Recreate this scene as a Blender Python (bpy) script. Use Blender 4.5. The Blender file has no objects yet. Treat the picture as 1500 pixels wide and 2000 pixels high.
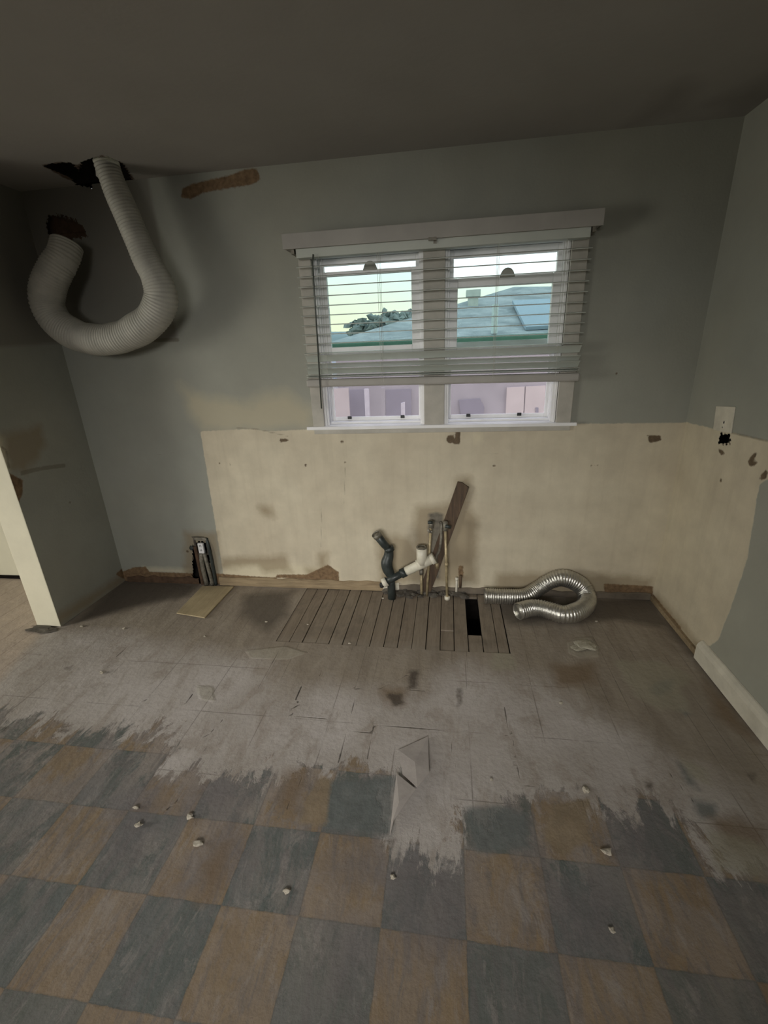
import bpy, bmesh, math, random
import numpy as np
from mathutils import Vector, Matrix, noise as mn
random.seed(4)
scene = bpy.context.scene
COL = scene.collection

# ------------------------------------------------------------------ camera
F_PX, YAW, PITCH, ROLL = [862.59643, -0.14895, -0.34807, -0.04108]
EYE = Vector((0, -2.62, 1.527))
def cam_axes():
    cy, sy, cp, sp = math.cos(YAW), math.sin(YAW), math.cos(PITCH), math.sin(PITCH)
    fw = Vector((sy*cp, cy*cp, sp)); rt = Vector((cy, -sy, 0)); up = rt.cross(fw)
    cr, sr = math.cos(ROLL), math.sin(ROLL)
    return rt*cr + up*sr, up*cr - rt*sr, fw
r_, u_, f_ = cam_axes()
cd = bpy.data.cameras.new('camera'); cam = bpy.data.objects.new('camera', cd); COL.objects.link(cam)
cd.sensor_fit = 'HORIZONTAL'; cd.sensor_width = 36; cd.lens = 36*F_PX/1500; cd.clip_start = .02
M = Matrix((r_, u_, -f_)).transposed().to_4x4(); M.translation = EYE; cam.matrix_world = M
scene.camera = cam

# ------------------------------------------------------------------ world, light, exposure
scene.view_settings.view_transform = 'Standard'; scene.view_settings.look = 'None'
scene.view_settings.gamma = 1; scene.view_settings.use_curve_mapping = False
scene.view_settings.exposure = 0.0
SKY = 2.1
LAMP = 29.5
w = bpy.data.worlds.new('sky'); scene.world = w; w.use_nodes = True
nt = w.node_tree; nt.nodes.clear()
wo = nt.nodes.new('ShaderNodeOutputWorld'); bg = nt.nodes.new('ShaderNodeBackground')
tc = nt.nodes.new('ShaderNodeTexCoord'); sx = nt.nodes.new('ShaderNodeSeparateXYZ')
rp = nt.nodes.new('ShaderNodeValToRGB'); nz = nt.nodes.new('ShaderNodeTexNoise'); ad = nt.nodes.new('ShaderNodeMath'); ad.operation = 'MULTIPLY_ADD'
nt.links.new(tc.outputs['Generated'], sx.inputs[0]); nt.links.new(tc.outputs['Generated'], nz.inputs['Vector'])
nz.inputs['Scale'].default_value = 5
nt.links.new(nz.outputs['Fac'], ad.inputs[0]); ad.inputs[1].default_value = .08; nt.links.new(sx.outputs['Z'], ad.inputs[2])
nt.links.new(ad.outputs[0], rp.inputs[0]); nt.links.new(rp.outputs[0], bg.inputs[0]); nt.links.new(bg.outputs[0], wo.inputs[0])
e = rp.color_ramp.elements
e[0].position = 0.0; e[0].color = (.70,.68,.55,1); e[1].position = 1; e[1].color = (.80,.9,1,1)
for p_, c_ in ((.06,(.98,.93,.66,1)),(.13,(.92,.96,.80,1)),(.20,(.84,.95,1.0,1)),(.27,(1.02,1.02,1.02,1)),(.4,(.95,1.0,1.05,1))):
    q_ = e.new(p_); q_.color = c_
bg.inputs[1].default_value = SKY

def area(name, loc, target, sxx, syy, power, col, spread=180):
    l = bpy.data.lights.new(name, 'AREA'); l.shape = 'RECTANGLE'; l.size = sxx; l.size_y = syy
    l.energy = power; l.color = col; l.spread = math.radians(spread)
    o = bpy.data.objects.new(name, l); COL.objects.link(o); o.location = loc
    o.rotation_euler = (Vector(target)-Vector(loc)).to_track_quat('-Z', 'Y').to_euler(); return o
# daylight through the glass door of the neighbouring room; an unseen fill lamp added behind the camera
area('daylight_patio_door', (-5.42,-2.95,1.2), (-1.2,-.5,-.95), 1.1, 1.6, LAMP, (1,.96,.85), 92)
area('rear_fill', (-.5,-4.52,1.7), (-.6,-.6,.18), 1.4, .9, 17.0, (1,.97,.93), 64)

# ------------------------------------------------------------------ node helper
class G:
    def __init__(s, name):
        s.m = bpy.data.materials.new(name); s.m.use_nodes = True; s.t = s.m.node_tree
        s.t.nodes.clear(); s.out = s.t.nodes.new('ShaderNodeOutputMaterial')
        s._tc = s.t.nodes.new('ShaderNodeTexCoord')
    def obj(s): return s._tc.outputs['Object']
    def put(s, sock, v):
        if isinstance(v, bpy.types.NodeSocket): s.t.links.new(v, sock)
        elif v is not None:
            if hasattr(sock.default_value, '__len__') and isinstance(v, (tuple, list)):
                v = tuple(v) + ((1,) if len(sock.default_value) == 4 and len(v) == 3 else ())
            sock.default_value = v
    def n(s, typ, ins={}, **kw):
        x = s.t.nodes.new('ShaderNode'+typ)
        for k, v in kw.items(): setattr(x, k, v)
        for k, v in ins.items(): s.put(x.inputs[k], v)
        return x
    def math(s, op, a, b=0, c=None, clamp=False):
        ins = {0:a, 1:b}
        if c is not None: ins[2] = c
        return s.n('Math', ins, operation=op, use_clamp=clamp).outputs[0]
    def noise(s, scale, detail=4, rough=.55, vec=None, dist=0):
        return s.n('TexNoise', {'Vector': vec or s.obj(), 'Scale': scale, 'Detail': detail, 'Roughness': rough, 'Distortion': dist}).outputs['Fac']
    def mapping(s, sc, loc=(0,0,0), rot=(0,0,0)):
        return s.n('Mapping', {'Vector': s.obj(), 'Scale': sc, 'Location': loc, 'Rotation': rot}).outputs[0]
    def attr(s, n): return s.n('Attribute', attribute_name=n).outputs['Fac']
    def mix(s, f, a, b, mode='MIX'):
        x = s.t.nodes.new('ShaderNodeMix'); x.data_type = 'RGBA'; x.blend_type = mode
        s.put(x.inputs[0], f); s.put(x.inputs[6], a); s.put(x.inputs[7], b); return x.outputs[2]
    def ramp(s, f, lo, hi, a=0., b=1.):
        return s.n('MapRange', {'Value': f, 'From Min': lo, 'From Max': hi, 'To Min': a, 'To Max': b}).outputs[0]
    def mask(s, name, soft=.004, amp=.02, nscale=18, strength=1.):
        """attribute = signed distance (m, negative inside) -> ragged edged mask"""
        d = s.math('ADD', s.attr(name), s.math('MULTIPLY', s.math('SUBTRACT', s.noise(nscale, 5, .62), .5), amp*2))
        return s.ramp(d, -soft, soft, strength, 0.)
    def var(s, col, amt=.15, scale=6, detail=5):
        f = s.ramp(s.noise(scale, detail, .6), .3, .7, 1-amt, 1+amt)
        return s.mix(1, col, s.n('CombineColor', {0:f,1:f,2:f}).outputs[0], 'MULTIPLY')
    def bump(s, h, strength=.3, dist=.005, normal=None):
        return s.n('Bump', {'Height': h, 'Strength': strength, 'Distance': dist, **({'Normal': normal} if normal else {})}).outputs[0]
    def bsdf(s, col, rough=.8, metal=0, normal=None, **kw):
        b = s.n('BsdfPrincipled', {'Base Color': col, 'Roughness': rough, 'Metallic': metal, **({'Normal': normal} if normal else {}), **kw})
        s.t.links.new(b.outputs[0], s.out.inputs[0]); return s.m

def simple(name, col, rough=.7, metal=0, amt=.12, scale=14, bump=.15, bscale=60):
    g = G(name); return g.bsdf(g.var(col, amt, scale), rough, metal, g.bump(g.noise(bscale, 4), bump, .003))

# ------------------------------------------------------------------ mesh helpers
def tag(o, label=None, cat=None, group=None, kind=None):
    for k, v in (('label',label),('category',cat),('group',group),('kind',kind)):
        if v: o[k] = v
    return o
def link(name, me, mat=None, parent=None):
    o = bpy.data.objects.new(name, me); COL.objects.link(o)
    if mat: me.materials.append(mat)
    if parent is not None:
        o.parent = parent; o.matrix_parent_inverse = Matrix.Translation(-Vector(parent.location))
    return o
def empty(name, loc, *a, **k):
    o = bpy.data.objects.new(name, None); COL.objects.link(o); o.location = loc; o.empty_display_size = .05
    return tag(o, *a, **k)
class MB:
    def __init__(s): s.b = bmesh.new()
    def box(s, x0, x1, y0, y1, z0, z1, mat=None):
        vs = [Vector((x, y, z)) for x in (x0,x1) for y in (y0,y1) for z in (z0,z1)]
        if mat: vs = [mat @ v for v in vs]
        v = [s.b.verts.new(p) for p in vs]
        for f in ((0,1,3,2),(4,6,7,5),(0,4,5,1),(2,3,7,6),(0,2,6,4),(1,5,7,3)): s.b.faces.new([v[i] for i in f])
        return s
    def prism(s, pts, n):
        """pts: 3D outline, n: extrusion vector"""
        n = Vector(n); a = [s.b.verts.new(Vector(p)) for p in pts]; b = [s.b.verts.new(Vector(p)+n) for p in pts]
        s.b.faces.new(a); s.b.faces.new(b[::-1])
        for i in range(len(a)): j = (i+1) % len(a); s.b.faces.new((a[i], b[i], b[j], a[j]))
        return s
    def tube(s, pts, rad, seg=14, cap=True, ridges=None, hollow=0):
        """pts: path; rad: number or list; ridges=(pitch, depth)"""
        P = [Vector(p) for p in pts]; R = rad if isinstance(rad, (list, tuple)) else [rad]*len(P)
        if ridges: P, R = resample(P, R, ridges[0]/4)
        T = []
        for i in range(len(P)):
            T.append((P[min(i+1,len(P)-1)] - P[max(i-1,0)]).normalized())
        up = Vector((0,0,1)) if abs(T[0].z) < .9 else Vector((1,0,0))
        nrm = (up - T[0]*up.dot(T[0])).normalized(); rings = []
        for i, p in enumerate(P):
            nrm = (nrm - T[i]*nrm.dot(T[i])).normalized(); bn = T[i].cross(nrm)
            r = R[i]
            if ridges: r = r*(1+ridges[2]*mn.noise(p*9)) + ridges[1]*(0, .8, 1, .3)[i % 4]
            rings.append([s.b.verts.new(p + (nrm*math.cos(a) + bn*math.sin(a))*r) for a in (2*math.pi*k/seg for k in range(seg))])
        for a, b in zip(rings, rings[1:]):
            for k in range(seg): s.b.faces.new((a[k], a[(k+1)%seg], b[(k+1)%seg], b[k]))
        for end, flip in ((0, 1), (-1, 0)):
            rg = rings[end]
            if hollow:                       # an open mouth: rim, then an inner wall going back down the pipe
                c = P[end]; t = T[end]*(1 if end == 0 else -1)
                inn = [s.b.verts.new(c + (v.co-c)*hollow) for v in rg]
                dep = min(R[end]*2, .8*sum((q1-q0).length for q0, q1 in zip(P, P[1:])))
                dp = [s.b.verts.new(c + (v.co-c)*hollow + t*dep) for v in rg]
                for k in range(seg):
                    j = (k+1) % seg; s.b.faces.new((rg[k], rg[j], inn[j], inn[k])); s.b.faces.new((inn[k], inn[j], dp[j], dp[k]))
                s.b.faces.new(dp)
            elif cap: s.b.faces.new(rg[::-1] if flip else rg)
        return s
    def lump(s, c, r, sc=(1,1,.6), rough=.35, seed=0, sub=2):
        res = bmesh.ops.create_icosphere(s.b, subdivisions=sub, radius=r)
        for v in res['verts']:
            k = 1 + rough*mn.noise(v.co/r*1.3 + Vector((seed*7.1, seed*3.3, 0)))*1.6
            v.co = Vector((v.co.x*sc[0]*k, v.co.y*sc[1]*k, v.co.z*sc[2]*k)) + Vector(c)
        return s
    def build(s, name, mat, parent=None, smooth=False, bevel=0):
        bmesh.ops.recalc_face_normals(s.b, faces=s.b.faces)
        me = bpy.data.meshes.new(name); s.b.to_mesh(me); s.b.free()
        if smooth:
            for p in me.polygons: p.use_smooth = True
        o = link(name, me, mat, parent)
        if bevel:
            m = o.modifiers.new('bevel', 'BEVEL'); m.width = bevel; m.segments = 2; m.limit_method = 'ANGLE'
        return o
def catmull(pts, n=10):
    P = [Vector(p) for p in pts]; P = [P[0]*2-P[1]] + P + [P[-1]*2-P[-2]]; out = []
    for i in range(1, len(P)-2):
        a, b, c, d = P[i-1:i+3]
        for k in range(n):
            t = k/n
            out.append(.5*((2*b)+(c-a)*t+(2*a-5*b+4*c-d)*t*t+(3*b-a-3*c+d)*t**3))
    out.append(P[-2]); return out
def resample(P, R, step):
    L = [0]
    for a, b in zip(P, P[1:]): L.append(L[-1]+(b-a).length)
    n = max(2, int(L[-1]/step)); oP, oR, j = [], [], 0
    for i in range(n+1):
        s_ = L[-1]*i/n
        while j < len(L)-2 and L[j+1] < s_: j += 1
        t = (s_-L[j])/max(1e-9, L[j+1]-L[j]); oP.append(P[j].lerp(P[j+1], t)); oR.append(R[j]+(R[j+1]-R[j])*t)
    return oP, oR
def interp(vals, n):
    xs = np.linspace(0, 1, len(vals)); return list(map(float, np.interp(np.linspace(0, 1, n), xs, vals)))

# signed distance of points to a set of polygons (negative inside)
def sdf(px, py, polys, lim=.15):
    best = np.full(px.shape, lim)
    for poly in polys:
        if len(poly) == 3 and not hasattr(poly[0], '__len__'):            # (x, y, r) round spot
            dd = np.hypot(px-poly[0], py-poly[1]) - poly[2]
        else:
            dd = np.full(px.shape, 9.); ins = np.zeros(px.shape, bool); n = len(poly)
            for i in range(n):
                ax, ay = poly[i][:2]; bx, by = poly[(i+1) % n][:2]
                ex, ey = bx-ax, by-ay; t = np.clip(((px-ax)*ex+(py-ay)*ey)/max(1e-12, ex*ex+ey*ey), 0, 1)
                dd = np.minimum(dd, np.hypot(px-ax-t*ex, py-ay-t*ey))
                if ay != by: ins ^= ((ay > py) != (by > py)) & (px < (bx-ax)*(py-ay)/(by-ay)+ax)
            dd = np.where(ins, -dd, dd)
        best = np.minimum(best, dd)
    return np.clip(best, -lim, lim)
def spots(line, wid):      # a polyline as a thin polygon set
    out = []
    for a, b in zip(line, line[1:]):
        a, b = Vector(a[:2]), Vector(b[:2]); n = (b-a).orthogonal().normalized()*wid
        out.append([a+n, b+n, b-n, a-n])
    return [[tuple(v) for v in q] for q in out]

def surface(name, mat, us, vs, place, layers, cuts=(), ragged=(), relief=None, parent=None):
    """a wall or floor skin on a grid; layers: attribute -> polygons in (u, v); cuts: polygons left open"""
    U, V = np.meshgrid(us, vs, indexing='ij'); nu, nv = U.shape
    h = relief(U, V) if relief else np.zeros_like(U)
    pts = np.stack([c*np.ones_like(U) for c in place(U, V, h)], -1).reshape(-1, 3)
    cu = (U[1:,1:]+U[:-1,:-1])/2; cv = (V[1:,1:]+V[:-1,:-1])/2
    keep = np.ones(cu.shape, bool)
    if cuts: keep = sdf(cu, cv, list(cuts)) > 0
    if ragged: keep &= sdf(cu, cv, list(ragged)) + .0035*(np.sin(cu*230+1)+np.sin(cv*270+cu*90)+.8*np.sin(cu*520-cv*410)) > 0
    I = np.arange(nu*nv).reshape(nu, nv)
    q = np.stack([I[:-1,:-1], I[1:,:-1], I[1:,1:], I[:-1,1:]], -1)[keep]
    me = bpy.data.meshes.new(name); me.from_pydata(pts.tolist(), [], q.tolist()); me.update()
    for k, polys in layers.items():
        a = me.attributes.new(k, 'FLOAT', 'POINT'); a.data.foreach_set('value', sdf(U, V, polys).astype(np.float32).ravel())
    return link(name, me, mat, parent)
def lin(a, b, step, extra=()):
    v = list(np.linspace(a, b, int(round((b-a)/step))+1)); v = [x for x in v if all(abs(x-e) > step*.4 for e in extra)] + [e for e in extra if a <= e <= b]
    return np.array(sorted(v))

XL, XR, XP, ZC, YR = -2.36, 1.285, -2.53, 2.44, -4.6     # partition face, right wall, partition back face, ceiling, rear wall

# ------------------------------------------------------------------ materials
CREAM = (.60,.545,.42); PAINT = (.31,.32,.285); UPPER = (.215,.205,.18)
def wall_material(name, with_damage=True):
    g = G(name)
    paint = g.var(g.mix(g.ramp(g.noise(.9, 3), .35, .65), PAINT, (.33,.33,.28)), .07, 3)
    cream = g.var(g.mix(g.ramp(g.noise(2.2, 5, .6), .35, .7), CREAM, (.52,.46,.35)), .09, 7)
    c = paint
    c = g.mix(g.mask('dark_zone', .012, .004, 8, .85), c, UPPER)  # darker, browner tone over the upper left wall
    c = g.mix(g.mask('smear', .05, .06, 7, .6), c, (.52,.46,.32))
    c = g.mix(g.mask('cream', .003, .008, 30), c, cream)
    drip = g.ramp(g.noise(3.2, 5, .6, g.mapping((7,7,.45))), .50, .70, 0, .10)
    c = g.mix(g.math('MULTIPLY', drip, g.mask('cream', .003, .008, 30)), c, (.22,.18,.12))
    c = g.mix(g.mask('pale', .02, .02, 16, .7), c, (.66,.60,.44))
    c = g.mix(g.mask('dirt', .03, .035, 12, .62), c, (.25,.19,.11))
    c = g.mix(g.mask('slot', .012, .02, 25, .95), c, g.var((.17,.155,.125), .3, 30))  # shadowed gap around the supply pipes, its dark painted flat on the wall
    c = g.mix(g.mask('line', .003, .003, 40, .5), c, (.13,.11,.075))
    c = g.mix(g.mask('brown', .004, .010, 50), c, g.var((.19,.125,.07), .35, 40))
    c = g.mix(g.mask('spot', .003, .005, 70), c, g.var((.13,.095,.06), .3, 50))
    h = g.math('ADD', g.math('MULTIPLY', g.noise(90, 3), .35), g.math('ADD', g.math('MULTIPLY', g.mask('spot', .004, .005, 70), -1.2), g.math('MULTIPLY', g.mask('cream', .004, .008, 30), -.5)))
    h = g.math('ADD', h, g.math('MULTIPLY', g.noise(9, 4), .6))
    return g.bsdf(c, .75, 0, g.bump(h, .45, .004), **{'Specular IOR Level': .25})
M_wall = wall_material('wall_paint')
def ceil_mat():
    g = G('ceiling_paint')
    c = g.var((.34,.325,.30), .06, 2)
    c = g.mix(g.mask('dark_zone', .08, .05, 5, .5), c, (.16,.145,.13))
    c = g.mix(g.mask('brown', .006, .02, 30), c, (.10,.07,.05))
    return g.bsdf(c, .85, 0, g.bump(g.noise(40, 4), .2, .004))
M_ceil = ceil_mat()
M_other = simple('neighbour_room_paint', (.70,.67,.53), .7, 0, .05, 3, .1)
M_jamb = simple('jamb_paint', (.74,.70,.55), .65, 0, .06, 6, .15)
M_white = simple('white_gloss_paint', (.84,.84,.84), .45, 0, .06, 8, .12, 40)
M_offwhite = simple('aged_white_paint', (.60,.57,.48), .6, 0, .16, 9, .25, 40)
M_casing = simple('grubby_casing_paint', (.43,.41,.36), .6, 0, .14, 9, .2, 40)
M_valance = simple('grubby_valance', (.37,.355,.325), .6, 0, .08, 6, .1)
M_slat = simple('blind_slat_white', (.50,.53,.48), .5, 0, .05, 6, .05)
g = G('dark_cavity'); M_dark = g.bsdf(g.var((.014,.012,.011), .3, 20), 1, **{'Specular IOR Level': 0})
M_lath = simple('old_lath', (.10,.06,.035), .9, 0, .35, 30, .5, 60)
M_black = simple('black_plastic', (.012,.013,.013), .45, 0, .2, 20, .1)
M_iron = simple('dark_green_black_pipe', (.032,.040,.038), .42, 0, .35, 30, .3, 50)
M_pvc = simple('white_pvc', (.66,.63,.52), .4, 0, .12, 20, .1)
M_copper = simple('paint_smeared_copper', (.40,.33,.20), .45, .35, .35, 40, .3)
M_grime = simple('grimy_metal', (.20,.185,.15), .5, .3, .4, 50, .3)
M_duct = simple('white_vinyl_duct', (.42,.41,.36), .55, 0, .14, 12, .3, 90)
g = G('aluminium_foil'); M_foil = g.bsdf(g.var((.56,.55,.51), .18, 30), .33, .92, g.bump(g.noise(70, 4), .5, .004))
def wood(name, a, b, axis=1, rough=.75):
    g = G(name); sc = [14,14,14]; sc[axis] = 1.2
    f = g.noise(4, 6, .65, g.mapping(tuple(sc)), .6)
    c = g.mix(g.ramp(f, .3, .7), a, b); c = g.var(c, .2, 5)
    return g.bsdf(c, rough, 0, g.bump(f, .4, .003))
M_board = wood('dark_stained_board', (.13,.085,.05), (.05,.033,.022), 2)
M_ply = wood('pale_plywood', (.42,.34,.21), (.33,.27,.16), 1)

# ------------------------------------------------------------------ floor
TS, TX, TY = .2395, .067, -1.626
def floor_mat():
    g = G('stripped_floor'); sep = g.n('SeparateXYZ', {0: g.obj()})
    x, y = sep.outputs[0], sep.outputs[1]
    wob = g.math('MULTIPLY', g.math('SUBTRACT', g.noise(26, 3), .5), .012)
    xs = g.math('ADD', x, wob); ys = g.math('ADD', y, wob)
    # 9 inch tile checker
    i = g.math('FLOOR', g.math('DIVIDE', g.math('SUBTRACT', xs, TX), TS)); j = g.math('FLOOR', g.math('DIVIDE', g.math('SUBTRACT', ys, TY), TS))
    par = g.math('ABSOLUTE', g.math('MODULO', g.math('ADD', i, j), 2))
    cid = g.n('CombineXYZ', {0: i, 1: j}).outputs[0]
    rnd = g.n('TexWhiteNoise', {'Vector': cid}).outputs['Value']
    streak = g.noise(5, 6, .68, g.mapping((6,1.6,1), rot=(0,0,.25)), .8)
    tan = g.mix(g.ramp(streak, .35, .75), (.27,.20,.125), (.215,.16,.11)); teal = g.mix(g.ramp(streak, .35, .7), (.105,.122,.112), (.155,.162,.158))
    tile = g.mix(par, teal, tan)
    tile = g.mix(g.ramp(rnd, 0, 1, 0, .25), tile, (.25,.21,.16))
    fx = g.math('ABSOLUTE', g.math('SUBTRACT', g.math('FRACT', g.math('DIVIDE', g.math('SUBTRACT', x, TX), TS)), .5))
    fy = g.math('ABSOLUTE', g.math('SUBTRACT', g.math('FRACT', g.math('DIVIDE', g.math('SUBTRACT', y, TY), TS)), .5))
    joint = g.ramp(g.math('MAXIMUM', fx, fy), .485, .497)
    # scuffed dust over the tiles
    dust = g.ramp(g.noise(5, 8, .74, g.mapping((1.4,.8,1), rot=(0,0,-.35)), .9), .455, .54)
    dust = g.math('MULTIPLY', dust, g.ramp(y, -2.15, -1.35, .15, 1.05), clamp=True)
    tile = g.mix(g.math('MULTIPLY', dust, .8), tile, g.mix(g.ramp(g.noise(4, 4), .35, .65), (.33,.285,.25), (.22,.205,.20)))
    tile = g.mix(g.ramp(g.noise(6, 8, .75, g.mapping((2.6,.55,1), rot=(0,0,-.2)), 1.4), .50, .60, 0, .6), tile, (.165,.15,.145))
    tile = g.mix(g.ramp(g.noise(9, 8, .78, g.mapping((1.9,.8,1), loc=(5,3,0), rot=(0,0,-.3)), .6), .54, .62, 0, .45), tile, (.33,.30,.275))
    tile = g.mix(g.mask('scuff', .05, .06, 9, .6), tile, (.17,.155,.155))
    # dusty grey underlay
    gx = g.math('ABSOLUTE', g.math('SUBTRACT', g.math('FRACT', g.math('DIVIDE', g.math('ADD', x, 2.03), .305)), .5))
    gy = g.math('ABSOLUTE', g.math('SUBTRACT', g.math('FRACT', g.math('DIVIDE', g.math('ADD', y, 1.15), .305)), .5))
    gj = g.math('MULTIPLY', g.ramp(g.math('MAXIMUM', gx, gy), .490, .498), g.ramp(g.noise(2.6, 2), .46, .56))
    und = g.mix(g.ramp(g.noise(2.3, 6, .62, None, .5), .35, .65), (.375,.34,.305), (.49,.455,.43))
    und = g.mix(g.ramp(g.noise(9, 6, .7, g.mapping((1,.5,1), rot=(0,0,-.5)), .6), .50, .62, 0, .42), und, (.25,.205,.16))
    und = g.mix(g.ramp(g.noise(13, 5, .7), .56, .62, 0, .22), und, (.50,.46,.42))
    und = g.mix(g.math('MULTIPLY', gj, .55), und, (.09,.075,.06))
    c = und
    # brown board zone by the walls
    bx = g.math('ABSOLUTE', g.math('SUBTRACT', g.math('FRACT', g.math('DIVIDE', g.math('ADD', x, .04), .0775)), .5))
    bj = g.math('MULTIPLY', g.ramp(bx, .47, .49), g.ramp(g.noise(3, 2), .46, .58))
    brn = g.mix(g.ramp(g.noise(3, 6, .65, g.mapping((4,1,1)), .5), .3, .7), (.20,.165,.125), (.32,.275,.215))
    brn = g.mix(g.math('MULTIPLY', bj, .6), brn, (.06,.045,.03))
    c = g.mix(g.mask('brownzone', .09, .09, 4, .85), c, brn)
    lpj = g.ramp(g.math('ABSOLUTE', g.math('SUBTRACT', g.math('FRACT', g.math('DIVIDE', g.math('ADD', x, .02), .13)), .5)), .475, .49)
    c = g.mix(g.mask('lightplank', .03, .03, 8, .9), c, g.mix(g.math('MULTIPLY', lpj, .6), g.var((.44,.365,.30), .14, 8), (.18,.14,.11)))
    sn = g.math('SUBTRACT', g.noise(3.2, 7, .7, g.mapping((3.2,.9,1), rot=(0,0,-.12)), .6), .5)
    td = g.math('ADD', g.attr('tiles'), g.math('ADD', g.math('MULTIPLY', sn, .55), g.math('MULTIPLY', g.math('SUBTRACT', g.noise(22, 5, .65), .5), .18)))
    tm = g.ramp(td, -.022, .022, 1., 0.)
    c = g.mix(tm, c, g.mix(g.math('MULTIPLY', joint, .3), tile, (.09,.08,.07)))
    c = g.mix(g.mask('teal', .012, .02, 16, .8), c, g.var((.14,.155,.15), .2, 18))
    c = g.mix(g.mask('tan', .008, .02, 16, .9), c, g.var((.25,.195,.13), .2, 12))
    c = g.mix(g.mask('rust', .03, .03, 12, .75), c, (.18,.125,.075))
    c = g.mix(g.mask('ragged', .006, .03, 22, .5), c, g.var((.37,.345,.28), .15, 20))
    c = g.mix(g.mask('mortar', .015, .03, 14, .6), c, (.33,.31,.235))
    c = g.mix(g.mask('soot_and_shade', .04, .04, 8, .8), c, (.10,.085,.07))  # soot marks, plus the partition's cast shadow painted on the floor
    c = g.mix(g.mask('dark', .010, .016, 30, .85), c, (.075,.06,.048))
    c = g.mix(g.mask('crack', .0022, .002, 60), c, (.035,.03,.025))
    h = g.math('ADD', g.noise(30, 6, .65), g.math('MULTIPLY', g.noise(8, 5, .6, g.mapping((1,.4,1), rot=(0,0,-.5))), 1.6))
    h = g.math('ADD', h, g.math('MULTIPLY', g.mask('crack', .003, .002, 60), -1.5))
    h = g.math('ADD', h, g.math('MULTIPLY', g.mask('ragged', .006, .012, 30), .8))
    h = g.math('ADD', h, g.math('MULTIPLY', tm, .35))
    return g.bsdf(c, g.ramp(g.noise(5, 3), .3, .7, .62, .85), 0, g.bump(h, .55, .006), **{'Specular IOR Level': .3})
M_floor = floor_mat()
HOLE = (.127,.199,-.465,-.045)
BOARDS = (-.955,.345,-.615,-.012)
def Zp(*a): return a
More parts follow.
